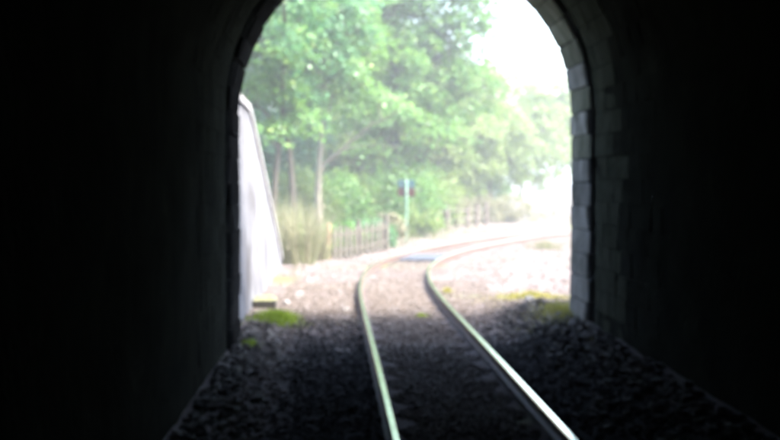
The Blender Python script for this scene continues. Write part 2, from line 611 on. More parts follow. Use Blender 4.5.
def prof(rad, n=28, z0=-.3):
    """cross-section (x, z) from right floor over the crown to left floor"""
    p = [(rad, z0), (rad, SPR * .33), (rad, SPR * .67)]
    for k in range(n + 1):
        a = math.pi * k / n
        p.append((rad * math.cos(a), SPR + rad * math.sin(a)))
    p += [(-rad, SPR * .67), (-rad, SPR * .33), (-rad, z0)]
    return np.array(p)


def arc_point(rad, s):
    """point and inward normal at arc length s along the section (right floor = 0)"""
    tot = SPR * 2 + math.pi * rad
    if s < SPR:
        return (rad, s), (-1, 0)
    if s > SPR + math.pi * rad:
        return (-rad, tot - s), (1, 0)
    a = (s - SPR) / rad
    return (rad * math.cos(a), SPR + rad * math.sin(a)), (-math.cos(a), -math.sin(a))


# lining shell
pi_, po_ = prof(LRAD), prof(LRAD + .4)
ys = list(np.arange(-55, 0, 5.0)) + list(np.arange(0, 17.3, 1.0)) + [17.62]
V, Fq = [], []
npf = len(pi_)
for y in ys:
    V += [(p[0], y - DP, p[1]) for p in pi_]
for a in range(len(ys) - 1):
    for b in range(npf - 1):
        i = a * npf + b
        Fq.append((i, i + 1, i + npf + 1, i + npf))
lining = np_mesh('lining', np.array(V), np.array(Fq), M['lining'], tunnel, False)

# coursed block facing near the mouth
r = np.random.default_rng(11)
BV, BF = [], []
tot = SPR * 2 + math.pi * LRAD
rows = int(round(tot / .29))
dh = tot / rows
for k in range(rows):
    y = 13.6 + (k % 2) * .27 + .5 * r.random()
    while y < 17.25:
        L = .42 + .26 * r.random()
        y1 = min(y + L, 17.5)
        g = .006
        pr = .002 + .007 * r.random()
        pts = []
        for (ss, yy) in ((k * dh + g, y + g), ((k + 1) * dh - g, y + g), ((k + 1) * dh - g, y1 - g), (k * dh + g, y1 - g)):
            (px, pz), (nx_, nz_) = arc_point(LRAD, ss)
            pts.append(((px - nx_ * .01, yy - DP, pz - nz_ * .01), (nx_, nz_), yy))
        (mx, mz), (mnx, mnz) = arc_point(LRAD, (k + .5) * dh)
        base = len(BV)
        for p, nn, yy in pts:
            BV.append(p)
        cyy = (y + y1) / 2 - DP
        for p, nn, yy in pts:
            q = (p[0] * .97 + mx * .03, p[1] * .95 + cyy * .05, p[2] * .97 + mz * .03)
            e = pr + .01 + .012 * (r.random() - .5)
            BV.append((q[0] + mnx * e, q[1], q[2] + mnz * e))
        BF += [(base + 4, base + 5, base + 6, base + 7)]
        for c in range(4):
            d = (c + 1) % 4
            BF.append((base + c, base + d, base + 4 + d, base + 4 + c))
        y = y1
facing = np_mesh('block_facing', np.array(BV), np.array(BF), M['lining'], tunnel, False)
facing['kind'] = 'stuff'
facing.data.materials.append(M['lining_glow'])
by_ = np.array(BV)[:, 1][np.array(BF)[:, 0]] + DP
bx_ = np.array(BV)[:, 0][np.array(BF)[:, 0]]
mi = ((by_ > 15.0 + 1.2 * np.repeat(r.random(len(BF) // 5), 5)) & (bx_ > .6)).astype(np.int32)  # right-hand blocks near the mouth coloured lighter, as if lit from outside
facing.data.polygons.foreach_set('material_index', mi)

# portal ring: jamb quoins and voussoirs, each its own stone
tot = SPR * 2 + math.pi * RAD
nj = 10
edges = [SPR * k / nj for k in range(nj)]
nv = 23
edges += [SPR + math.pi * RAD * k / nv for k in range(nv)]
edges += [SPR + math.pi * RAD + SPR * k / nj for k in range(nj + 1)]
for k in range(len(edges) - 1):
    s0, s1 = edges[k] + .008, edges[k + 1] - .008
    back = 17.36 + (.14 if k % 2 else 0) + .08 * r.random()
    inn = .012 * (r.random() - .5) * 2
    V = []
    for yy, cut in ((back, .02), (back + .03, 0), (DP + .06, 0), (DP + .09, .02)):
        for ss, cs in ((s0, 1), (s1, -1)):
            for rr in (RAD + inn + cut, RAD + .42):
                (px, pz), nn = arc_point(RAD, ss + cs * cut)
                d = rr - RAD
                V.append((px - nn[0] * d + .006 * r.normal(), yy - DP, pz - nn[1] * d + (.006 * r.normal())))
    Fq = []
    for a in range(3):
        o = a * 4
        for (p, q) in ((0, 1), (1, 3), (3, 2), (2, 0)):
            Fq.append((o + p, o + q, o + 4 + q, o + 4 + p))
    Fq += [(0, 2, 3, 1), (12, 13, 15, 14)]
    pm = M['portal'] if k < nj - 2 or k in (nj - 1, nj + 1) else M['portal_algae'] if k < nj + 8 else M['portal_dark']
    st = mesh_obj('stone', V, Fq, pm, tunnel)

# mortar bed behind the ring stones
pm_ = prof(RAD + .03, 46)
V = [(p[0], yy - DP, p[1]) for yy in (17.34, 18.865) for p in pm_]
n = len(pm_)
mesh_obj('mortar', V, [(k, k + 1, n + k + 1, n + k) for k in range(n - 1)], M['portal_dark'], tunnel)

# headwall with arch opening and parapet
hw = prof(RAD + .40, 24)
hwx0, hwx1, hz = -9.0, 9.0, 8.8
V, Fq = [], []
n = len(hw)
for yy in (18.3, 18.75):
    for p in hw:
        V.append((p[0], yy - DP, p[1]))
    for p in hw:                                     # outer rectangle point for each profile point
        a = math.atan2(p[1] - 3.0, p[0])
        if abs(p[0]) > RAD + .39 and p[1] <= SPR:
            V.append((hwx1 if p[0] > 0 else hwx0, yy - DP, p[1]))
        else:
            t = min(9.0 / max(abs(p[0]), 1e-6), (hz - SPR) / max(p[1] - SPR, 1e-6))
            V.append((p[0] * t, yy - DP, SPR + (p[1] - SPR) * t))
for base in (n, 3 * n):
    for cxn in (hwx0, hwx1):
        kk = min(range(n), key=lambda q: (V[base + q][0] - cxn) ** 2 + (V[base + q][2] - hz) ** 2)
        V[base + kk] = (cxn, V[base + kk][1], hz)
for k in range(n - 1):
    Fq.append((k, k + 1, n + k + 1, n + k))
    o = 2 * n
    Fq.append((o + k, o + n + k, o + n + k + 1, o + k + 1))
    Fq.append((k, o + k, o + k + 1, k + 1))
    Fq.append((n + k, n + k + 1, o + n + k + 1, o + n + k))
headwall = mesh_obj('headwall', V, Fq, M['headwall'], tunnel)
for k in range(14):
    x0 = hwx0 - .05 + k * 18.1 / 14
    v, f = box_vf(x0 + .006, x0 + 18.1 / 14 - .006, 18.2 - DP, 18.95 - DP, hz + .003, hz + .28, .03)
    mesh_obj('coping_stone', v, f, M['headwall'], tunnel)

# ------------------------------------------------------------------ wing wall on the left
wing = thing('wing_wall', (-1.9, 27, 0), 'tall pale retaining wall stepping down beside the left of the tunnel mouth', 'wall')
V, Fq = [], []
prof_y = list(np.linspace(18.78, 25.2, 12)) + list(np.linspace(25.9, 35.4, 16))
for y in prof_y:
    t = wing_top(y)
    for fz in (-.4, 0, .25, .5, .75, 1.0):
        z = t * fz if fz > 0 else fz
        V.append((-1.66 - .035 * (z if z > 0 else 0) - .004 * (y - 18.8) + .012 * (vnoise(y * 1.1, z * 1.3 + 4) - .5) + 1.9, y - 27, z))
    for z in (t, -.4):
        V.append((-2.25 + 1.9, y - 27, z))
nr = 8
for a in range(len(prof_y) - 1):
    for b in range(nr):
        i = a * nr
        Fq.append((i + b, i + nr + b, i + nr + (b + 1) % nr, i + (b + 1) % nr))
Fq.append(tuple(range(nr)))
Fq.append(tuple((len(prof_y) - 1) * nr + k for k in range(nr))[::-1])
mesh_obj('wall_face', V, Fq, M['wingwall'], wing)
# coping stones following the top line
ylist = [18.8]
while ylist[-1] < 35.2:
    ylist.append(min(ylist[-1] + (.95 if ylist[-1] < 24.9 else .88), 35.4))
for a in range(len(ylist) - 1):
    y0, y1 = ylist[a] + .006, ylist[a + 1] - .006
    z0, z1 = wing_top(y0) + .004, wing_top(y1) + .004
    V = []
    for (yy, zz) in ((y0, z0), (y1, z1)):
        xi = -1.66 - .035 * zz - .004 * (yy - 18.8) + .045 + 1.9
        xo = -2.32 + 1.9
        V += [(xi, yy - 27, zz), (xi + .0, yy - 27, zz + .12), (xi - .05, yy - 27, zz + .16), (xo + .05, yy - 27, zz + .16),
              (xo, yy - 27, zz + .12), (xo, yy - 27, zz)]
    Fq = [(k, 6 + k, 6 + (k + 1) % 6, (k + 1) % 6) for k in range(6)] + [(0, 1, 2, 3, 4, 5), (11, 10, 9, 8, 7, 6)]
    mesh_obj('coping_stone', V, Fq, M['coping'], wing)

# ------------------------------------------------------------------ railway track
track = thing('railway_track', (1.2, 12, 0), 'single railway track with shiny rail heads curving away to the right', 'railway track')
HALF = .75
prof_r = [(-.065, 0), (.065, 0), (.065, .012), (.012, .03), (.010, .095), (.034, .105), (.033, .128), (.025, .14), (-.025, .14),
          (-.033, .128), (-.034, .105), (-.010, .095), (-.012, .03), (-.065, .012)]
sel = [k for k in range(len(S)) if S[k] > -24]
for side in (-1, 1):
    V, Fq, mi = [], [], []
    m = len(prof_r)
    for k in sel:
        cxk, cyk = TX[k] + TN[k, 0] * side * HALF, TY[k] + TN[k, 1] * side * HALF
        for (px, pz) in prof_r:
            V.append((cxk + TN[k, 0] * px - 1.2, cyk + TN[k, 1] * px - 12, pz))
    for a in range(len(sel) - 1):
        for b in range(m):
            i = a * m
            Fq.append((i + b, i + (b + 1) % m, i + m + (b + 1) % m, i + m + b))
            mi.append(1 if b in (6, 7, 8) else 0)
    o = mesh_obj('rail', V, Fq, [M['rail'], M['rail_top']], track)
    o.data.polygons.foreach_set('material_index', mi)
v, f = box_vf(-1.25, 1.25, -.125, .125, -.14, .0, .012)
me = bpy.data.meshes.new('sleeper')
me.from_pydata(v, [], f)
me.materials.append(M['sleeper'])
s = 0.0
while s < 78:
    k = int(np.argmin(abs(S - s)))
    o = bpy.data.objects.new('sleeper', me)
    col.objects.link(o)
    o.parent = track
    o.location = (TX[k] - 1.2, TY[k] - 12, -.06)
    o.rotation_euler = (0, 0, -th[k] + random.uniform(-.015, .015))
    s += .72

# ------------------------------------------------------------------ loose stone
r = np.random.default_rng(21)


def along(n, s0, s1, o0, o1):
    k = r.integers(np.argmin(abs(S - s0)), np.argmin(abs(S - s1)), n)
    o = o0 + (o1 - o0) * r.random(n)
    ds = (r.random(n) - .5) * .25
    return TX[k] + TN[k, 0] * o + np.sin(th[k]) * ds, TY[k] + TN[k, 1] * o + np.cos(th[k]) * ds


xs, ys_ = [], []
for (n, a, b, o0, o1) in ((26000, 1, 24, -2.4, 2.0), (16000, 1, 24, -.66, .66), (6000, 24, 52, -2.2, 2.6), (7000, 24, 52, -.66, .66)):
    x, y = along(n, a, b, o0, o1)
    xs.append(x)
    ys_.append(y)
x, y = np.concatenate(xs), np.concatenate(ys_)
off = track_dist(x, y)
ok = (abs(off - .75) > .1) & ((x > -1.5) | (y > 34)) & ((x < 3.2) | (y > 20))
x, y = x[ok], y[ok]
sz = .026 + .036 * r.random(len(x)) ** 1.6 + .025 * (r.random(len(x)) > .98)
P = np.stack([x, y, ground_z(x, y) + sz * .18], 1)
V, Fq = stones(P, sz, 5)
do = track_dist(x, y) + r.normal(size=len(y)) * .05
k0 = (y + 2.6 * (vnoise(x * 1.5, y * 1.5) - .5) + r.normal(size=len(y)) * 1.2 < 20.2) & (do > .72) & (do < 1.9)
tag(np_mesh('ballast', *stones(P[k0], sz[k0], 4, .42, .4), M['dark_ballast'], None), 'near black track stones along the outer sides of the rails in the tunnel', 'ballast', kind='stuff')
V, Fq = stones(P[~k0], sz[~k0], 5, .45, .45)
tag(np_mesh('ballast', V, Fq, M['ballast'], None), 'loose grey brown track stones lying between the rails and around the curve', 'ballast', kind='stuff')

# rubble along the tunnel walls and stony ground outside
n = 2600
y = 6 + 16 * r.random(n)
x = 3.27 - np.abs(r.normal(0, .42, n))
ok = (x > 2.15)
x, y = x[ok], y[ok]
sz = .03 + .12 * r.random(len(x)) ** 3
P = np.stack([x, y, ground_z(x, y) + sz * .2], 1)
V, Fq = stones(P, sz * .85, 6, .5, .5)
tag(np_mesh('rubble', V, Fq, M['rubble_tunnel'], None), 'bank of loose rubble along the foot of the right tunnel wall', 'rubble', kind='stuff')
n = 1100
y = 8 + 14 * r.random(n)
x = -1.5 + np.abs(r.normal(0, .28, n))
ok = (x < -.5)
x, y = x[ok], y[ok]
sz = .04 + .11 * r.random(len(x)) ** 2.5
P = np.stack([x, y, ground_z(x, y) + sz * .2], 1)
V, Fq = stones(P, sz * .85, 8, .5, .5)
tag(np_mesh('rubble', V, Fq, M['rubble_tunnel'], None), 'loose stones strewn along the foot of the left tunnel wall', 'rubble', kind='stuff')
n = 5200
y = 19.5 + 30 * r.random(n)
x = -1.6 + 10 * r.random(n)
off = track_dist(x, y)
ok = (off > 1.3) & (x < 3.4 + .3 * (y - 19))
x, y = x[ok], y[ok]
sz = .025 + .06 * r.random(len(x)) ** 3
P = np.stack([x, y, ground_z(x, y) + sz * .2], 1)
V, Fq = stones(P, sz, 9)
tag(np_mesh('gravel', V, Fq, M['rubble'], None), 'scattered pale gravel on the ground outside the tunnel', 'gravel', kind='stuff')


def rock(px, py, size, label):
    Y = CAMH * F / (py - HY)
    X = (px - VX) * Y / F
    import bmesh
    bm = bmesh.new()
    bmesh.ops.create_icosphere(bm, subdivisions=2, radius=.5)
    q = np.random.default_rng(int(px * 7 + py))
    d = q.normal(size=(5, 3))
    d /= np.linalg.norm(d, axis=1)[:, None]
    for v in bm.verts:
        c = np.array(v.co)
        for dd in d:                                  # flat facets
            t = c @ dd - .33
            if t > 0:
                c = c - dd * t
        v.co = c * np.array([1.15, .9, .72]) * size
    me = bpy.data.meshes.new('rock')
    bm.to_mesh(me)
    bm.free()
    me.materials.append(M['rock'])
    o = bpy.data.objects.new('rock', me)
    col.objects.link(o)
    o.location = (X, Y, float(ground_z(X, Y)) + size * .2)
    o.rotation_euler = (0, 0, q.random() * 6)
    return tag(o, label, 'rock', 'pale rocks beside the track')


rock(300, 296, .26, 'largest pale rock on the ground between the wing wall and the track')
rock(286, 303, .17, 'small pale rock nearest the mossy block by the wing wall')
rock(309, 281, .18, 'farthest pale rock, below the picket fence end')
rock(346, 309, .15, 'pale rock close to the left rail')
rock(530, 316, .20, 'pale rock right of the track beside yellow grass')

# mossy block by the wing wall
bx, by = -1.46, 23.7
blk = thing('stone_block', (bx, by, float(ground_z(bx, by))), 'dark squared stone block with yellowish mossy top at the wing wall foot', 'stone block')
v, f = box_vf(-.21, .21, -.2, .24, -.06, .15, .02)
mesh_obj('block', v, f, M['block'], blk)
V, Fq = [], []
m = 9
for a in range(m):
    for b in range(m):
        u, w_ = a / (m - 1) * 2 - 1, b / (m - 1) * 2 - 1
        edge = max(abs(u), abs(w_))
        V.append((u * .215, w_ * .225 + .02, .148 + .07 * (1 - edge ** 3) * (.7 + .6 * vnoise(u * 3 + 5, w_ * 3)) - (.02 if edge == 1 else 0)))
for a in range(m - 1):
    for b in range(m - 1):
        i = a * m + b
        Fq.append((i, i + m, i + m + 1, i + 1))
mesh_obj('moss_cap', [tuple(map(float, p)) for p in V], Fq, M['mosscap'], blk, True)


# ------------------------------------------------------------------ grasses
def patch(name, label, mat, cx, cy, rx, ry, n, h, wid=.012, kind='stuff', cat='grass', lean=.6, seed=1):
    q = np.random.default_rng(seed)
    a = q.random(n) * 6.283
    d = np.minimum(np.abs(q.normal(size=n)) * .62, 1.9)
    x = cx + rx * d * np.cos(a) * (.75 + .5 * vnoise(np.cos(a) * 2 + seed, np.sin(a) * 2))
    y = cy + ry * d * np.sin(a) * (.75 + .5 * vnoise(np.cos(a) * 2, np.sin(a) * 2 + seed))
    P = np.stack([x, y, ground_z(x, y) - .01], 1)
    V, T = grass_vf(P, np.full(n, h) * (1.15 - .4 * d), wid, q, lean)
    o = np_mesh(name, V, T, mat, None)
    return tag(o, label, cat, kind=kind)


patch('grass', 'bright lime green grass patch at the foot of the pale wing wall', M['grass_lime'], -1.12, 21.4, .42, .8, 1500, .15, seed=2)
patch('grass', 'small lime green tuft on the ground just inside the left tunnel wall', M['grass_lime'], -1.3, 17.9, .13, .2, 260, .08, seed=3)
patch('grass', 'yellow green grass growing on rubble at the foot of the right portal stones', M['grass_yellow'], 3.2, 19.3, .45, 1.5, 900, .13, seed=4)
patch('grass', 'yellowish grass strip on the ground right of the track outside', M['grass_yellow'], 3.55, 24.6, .65, 1.6, 1200, .13, seed=5)
patch('grass', 'pale green weed tuft growing between the rails', M['grass_lime'], 1.32, 22.4, .14, .3, 240, .06, seed=6)
patch('grass', 'small weed tuft beside the right rail on the curve', M['grass_yellow'], 2.15, 27.2, .12, .35, 220, .10, seed=7)
patch('grass', 'pale weeds on the bank right of the track by the portal edge', M['grass_dry'], 6.9, 44.5, .6, 1.5, 700, .25, seed=8)
# rough dry grass over the open ground
n = 26000
y = 30 + 62 * r.random(n)
x = -9 + 34 * r.random(n)
off = track_dist(x, y)
dens = vnoise(x * .5 + 3, y * .35)
ok = (off > 2.4) & (dens > .45) & ((x > -1.4) | (y > 36)) & ~((x > 3.0) & (y < 42) & (dens < .72))
x, y = x[ok], y[ok]
P = np.stack([x, y, ground_z(x, y) - .01], 1)
V, T = grass_vf(P, .12 + .25 * vnoise(x * .4, y * .4 + 8), .022, r, .8)
tag(np_mesh('grass', V, T, M['grass_dry'], None), 'rough dry grass over the open ground beyond the track', 'grass', kind='stuff')
# grass and scrub on the bank behind the wing wall
n = 16000
x = -2.35 - 9 * r.random(n) ** 1.3
y = 19.2 + 26 * r.random(n)
z = hill_z(x, y)
ok = z > .1
x, y, z = x[ok], y[ok], z[ok]
V, T = grass_vf(np.stack([x, y, z - .02], 1), .18 + .3 * vnoise(x * .5, y * .5), .03, r, .9)
tag(np_mesh('grass', V, T, M['grass_dry'], None), 'long grass on the bank behind the wing wall', 'grass', kind='stuff')

# ------------------------------------------------------------------ picket fence left of the curve
fp0, fp1 = np.array([-.42, 38.6]), np.array([1.36, 40.7])
fence = thing('picket_fence', (float(fp0[0]), float(fp0[1]), 0), 'low weathered wooden picket fence on the left of the curve', 'fence')
fd = (fp1 - fp0)
fl = float(np.linalg.norm(fd))
fd = fd / fl
fence.rotation_euler = (0, 0, math.atan2(fd[1], fd[0]))
npk = 11
v, f = box_vf(-.055, .055, -.014, .014, 0, .80, .006)
# pointed top
V = [(-.065, -.013, .03), (.065, -.013, .03), (.065, .013, .03), (-.065, .013, .03), (-.065, -.013, .90), (.065, -.013, .90), (.065, .013, .90), (-.065, .013, .90), (0, -.013, 1.0), (0, .013, 1.0)]
Fp = [(0, 3, 2, 1), (0, 1, 5, 8, 4), (2, 3, 7, 9, 6), (1, 2, 6, 9, 8, 5), (3, 0, 4, 8, 9, 7)]
me = bpy.data.meshes.new('picket')
me.from_pydata(V, [], Fp)
me.materials.append(M['fence'])
for k in range(npk):
    o = bpy.data.objects.new('picket', me)
    col.objects.link(o)
    o.parent = fence
    t = fl * (k + .5) / npk
    wx, wy = fp0 + fd * t
    o.location = (t, -.055, float(ground_z(wx, wy)) + random.uniform(-.03, .03))
    o.rotation_euler = (0, random.uniform(-.03, .03), random.uniform(-.05, .05))
    o.scale = (1, 1, random.uniform(.95, 1.07))
zr = [float(ground_z(*(fp0 + fd * t))) for t in (0, fl * .5, fl)]
for z0 in (.22, .68):
    for k in range(2):
        t0, t1 = fl * k / 2 + .004, fl * (k + 1) / 2 - .004
        V = [(t, yy, zr[k + e] + z0 + h_) for e, t in enumerate((t0, t1)) for yy in (-.035, .03) for h_ in (0, .085)]
        mesh_obj('fence_rail', V, [(0, 1, 3, 2), (4, 6, 7, 5), (0, 4, 5, 1), (2, 3, 7, 6), (1, 5, 7, 3), (0, 2, 6, 4)], M['fence'], fence)
for k, t in enumerate((0, fl * .5, fl)):
    v, f = box_vf(t - .06, t + .06, .034, .15, -.25, 1.08 + zr[k], .012)
    o = mesh_obj('post', v, f, M['post_brown'] if k == 0 else M['fence'], fence)
    if k == 0:
        o['label'] = 'brown end post of the fence'

# post and rail fence beyond the sign
ga, gb = np.array([3.6, 58.5]), np.array([7.2, 66.0])
rf = thing('post_and_rail_fence', (float(ga[0]), float(ga[1]), 0), 'pale brown post and rail fence under the low trees right of the sign', 'fence')
gd = gb - ga
gl = float(np.linalg.norm(gd))
rf.rotation_euler = (0, 0, math.atan2(gd[1], gd[0]))
for k in range(7):
    t = gl * k / 6
    wx, wy = ga + gd / gl * t
    zz = float(ground_z(wx, wy))
    hh = zz + 1.15 + random.uniform(-.06, .08)
    v, f = box_vf(t - .09, t + .09, -.08, .08, zz - .2, hh, .02)
    mesh_obj('post', v, f, M['post_pale'], rf)
for z0 in (.40, .82):
    for k in range(6):
        v, f = box_vf(gl * k / 6 + .092, gl * (k + 1) / 6 - .092, -.02, .02, z0 + random.uniform(-.02, .02), z0 + .07, .006)
        mesh_obj('fence_rail', v, f, M['fence'], rf)

# ------------------------------------------------------------------ lineside sign
sx, sy = 2.33, 49.2
sign = thing('lineside_sign', (sx, sy, float(ground_z(sx, sy))), 'small teal and maroon sign plate on a pale post by the curve', 'sign')
tb = Tubes()
tb.add([(0, 0, -.2), (0, 0, .6), (0, 0, 1.4), (0, 0, 2.38), (0, 0, 2.39)], [.042, .042, .040, .040, .001], 10)
tb.build('post', M['pole'], sign)
v, f = box_vf(-.32, .32, .049, .10, 2.07, 2.37, .01)
mesh_obj('upper_plate', v, f, M['teal'], sign)
v, f = box_vf(-.32, .32, .049, .10, 1.75, 2.065, .01)
mesh_obj('lower_plate', v, f, M['maroon'], sign)
for z in (1.95, 2.22):
    v, f = box_vf(-.08, .08, -.056, .0485, z - .02, z + .02, .004)
    mesh_obj('bracket', v, f, M['pole'], sign)

# ------------------------------------------------------------------ dark boards laid between the rails
kb = int(np.argmin(abs(S - 32.4)))
brd = thing('crossing_boards', (float(TX[kb]), float(TY[kb]), 0), 'dark blue grey boards lying flat between the rails on the curve', 'boards')
brd.rotation_euler = (0, 0, -th[kb])
for k in range(5):
    x0 = -.55 + k * .22
    v, f = box_vf(x0 + .008, x0 + .212, -1.3 + .05 * random.random(), 1.3 - .05 * random.random(), -.02, .055 + .012 * random.random(), .008)
    mesh_obj('board', v, f, M['plank'], brd)


# ------------------------------------------------------------------ trees and shrubs
def bez(p0, p1, p2, n):
    t = np.linspace(0, 1, n)[:, None]
    return (1 - t) ** 2 * np.array(p0) + 2 * t * (1 - t) * np.array(p1) + t ** 2 * np.array(p2)


def make_tree(name, label, X, Y, H, tr, ells, ncl, lpc, lsz, leafm, barkm, seed, lean=(0, 0), stem_frac=.8, cl_r=.75,
              extra=None, group=None, cat='tree', z0=None, nlimb=11, wig=.25):
    """tapered trunk, limbs to the crown's clusters, twigs, and leaf sprays inside the ellipsoids (cx,cy,cz,rx,ry,rz; local)"""
    q = np.random.default_rng(seed)
    gz = float(ground_z(X, Y)) if z0 is None else z0
    root = thing(name, (X, Y, gz), label, cat, group)
    # cluster centres
    C = []
    vol = np.array([e[3] * e[4] * e[5] for e in ells])
    vol = vol / vol.sum()
    while len(C) < ncl:
        e = ells[q.choice(len(ells), p=vol)]
        d = q.normal(size=3)
        d /= np.linalg.norm(d)
        rad = q.random() ** .42
        lump = .78 + .44 * vnoise(d[0] * 2.2 + seed, d[2] * 2.2 + d[1] * 1.7 + seed * .37)
        p = np.array(e[:3]) + d * rad * lump * np.array(e[3:])
        if p[2] < .5:
            continue
        C.append(p)
    C = np.array(C)
    tb = Tubes()
    top = np.array([lean[0], lean[1], H * stem_frac])
    tn = 14
    t = np.linspace(0, 1, tn)
    TP = np.stack([lean[0] * t ** 1.4, lean[1] * t ** 1.4, top[2] * t], 1)
    ph = q.random(4) * 6
    TP[:, 0] += wig * np.sin(t * 5 + ph[0]) * t * (1.2 - t) * 1.6
    TP[:, 1] += wig * np.sin(t * 4 + ph[1]) * t * (1.2 - t) * 1.6
    rr = tr * (1 - .86 * t ** .9)
    rr[0] *= 1.5
    TP[0, 2] = -.25
    tb.add(TP, rr, 9)
    # limbs towards spread-out clusters
    limbs = [TP[int(tn * .55):]]
    lr = [rr[int(tn * .55):]]
    pick = [int(np.argmax(C[:, 2]))]
    for _ in range(min(nlimb, ncl) - 1):
        dd = np.min(np.linalg.norm(C[:, None] - C[pick][None], axis=2), axis=1)
        pick.append(int(np.argmax(dd)))
    for k in pick:
        c = C[k]
        hz = np.clip((c[2] - .55 * np.linalg.norm(c[:2] - TP[-1, :2])) / top[2], .28, .95)
        idx = int(np.clip(hz * (tn - 1), 2, tn - 2))
        p0 = TP[idx]
        mid = (p0 + c) * .5 + np.array([0, 0, .12 * np.linalg.norm(c - p0)]) + q.normal(size=3) * .15
        B = bez(p0, mid, c, 9)
        B[1:-1] += q.normal(size=(7, 3)) * .05
        br = np.linspace(rr[idx] * .55, .018, 9)
        tb.add(B, br, 6)
        limbs.append(B)
        lr.append(br)
    if extra:
        for (p0, p1, p2, ra, rb) in extra:
            B = bez(p0, p1, p2, 10)
            tb.add(B, np.linspace(ra, rb, 10), 7)
            limbs.append(B)
    LP = np.vstack(limbs)
    for c in C:                                       # branchlets
        d2 = np.linalg.norm(LP - c, axis=1) + .6 * np.maximum(LP[:, 2] - c[2] + .2, 0)
        p0 = LP[int(np.argmin(d2))]
        if np.linalg.norm(p0 - c) > .15:
            mid = (p0 + c) / 2 + q.normal(size=3) * .12 + np.array([0, 0, .1])
            tb.add(bez(p0, mid, c, 5), np.linspace(.022, .006, 5), 4)
    tb.build('trunk', barkm, root)
    # leaf sprays: flattened drooping plates
    cen = np.average(np.array([e[:3] for e in ells]), axis=0, weights=vol)
    n = ncl * lpc
    ci = np.repeat(np.arange(ncl), lpc)
    out = C - cen
    out /= np.linalg.norm(out, axis=1)[:, None] + 1e-6
    pn = np.stack([out[:, 0] * .55, out[:, 1] * .55, .95 + 0 * out[:, 2]], 1) + q.normal(size=(ncl, 3)) * .22
    pn /= np.linalg.norm(pn, axis=1)[:, None]
    crad = cl_r * (.55 + .8 * q.random(ncl))
    a = q.random(n) * 6.283
    d = np.sqrt(q.random(n))
    N = pn[ci]
    U = np.cross(N, np.array([.3, .9, .1]))
    U /= np.linalg.norm(U, axis=1)[:, None]
    W = np.cross(N, U)
    rad = (crad[ci] * d)[:, None]
    Pn = C[ci] + rad * (np.cos(a)[:, None] * U + np.sin(a)[:, None] * W)
    Pn += N * (q.normal(size=n) * .16 * crad[ci])[:, None]
    Pn[:, 2] -= .35 * crad[ci] * d ** 2
    LN = N + q.normal(size=(n, 3)) * .42
    V, T = leaves(Pn, LN, lsz * (.8 + .4 * q.random(n)), q)
    np_mesh('crown', V, T, leafm, root)
    return root


WOOD = 'trees of the wood beyond the track'
# slender dark stems just above the wing wall
make_tree('slender_tree', 'slender dark trunk tree nearest the pale wing wall', -2.47, 45.5, 11, .15,
          [(-.6, 0, 8.2, 2.7, 2.6, 3.3), (.3, -.5, 5.2, 1.6, 1.6, 1.2)], 110, 95, .17, M['leaf_a'], M['bark_dark'], 31, lean=(.35, .2), nlimb=12, group=WOOD)
make_tree('slender_tree', 'slender dark trunk tree, second from the wing wall', -1.92, 47, 11.5, .16,
          [(.4, 0, 8.4, 2.8, 2.6, 3.4), (-.2, -.5, 5.4, 1.5, 1.5, 1.1)], 120, 95, .17, M['leaf_b'], M['bark_dark'], 32, lean=(-.25, .1), nlimb=12, group=WOOD)
# pale forked tree
fk = (2.25, -.3, 3.7)
make_tree('forked_tree', 'pale trunked tree with a long bough arching right behind the fence', -1.0, 51, 11, .19,
          [(.5, 0, 8.2, 3.0, 2.6, 3.0), (1.9, -.3, 5.2, 1.9, 1.5, 1.0)], 130, 95, .17, M['leaf_a'], M['bark_pale'], 33, lean=(.1, 0),
          extra=[((.0, 0, 2.4), (.3, -.2, 3.7), (2.2, -.3, 3.7), .055, .018), ((2.1, -.3, 3.7), (2.6, -.3, 3.75), (3.1, -.4, 3.6), .018, .008)], nlimb=12, group=WOOD)
# broad maple on the left bank reaching over the wing wall
make_tree('broad_tree', 'broad leafy tree on the left bank reaching over the wing wall', -7.6, 39.5, 13, .3,
          [(.2, 0, 9.2, 5.2, 4.2, 3.6), (4.4, -.4, 7.3, 3.0, 2.6, 1.9)], 230, 95, .18, M['leaf_b'], M['bark_dark'], 34, lean=(1.2, 0), nlimb=16, cl_r=.95, group=WOOD,
          z0=float(hill_z(np.array(-7.6), np.array(39.5))) if float(hill_z(np.array(-7.6), np.array(39.5))) > 0 else None)
# big tree in the middle
make_tree('tall_tree', 'tallest full crowned tree standing behind the sign', 2.1, 58, 15, .3,
          [(0, 0, 9.4, 3.9, 3.4, 5.2), (.3, -1, 5.0, 3.4, 2.4, 2.2), (3.0, 0, 10.2, 2.0, 2.2, 2.6), (3.2, 0, 6.6, 2.0, 2.0, 1.8)], 390, 95, .18, M['leaf_a'], M['bark_dark'], 35, nlimb=18, cl_r=.9, group=WOOD)
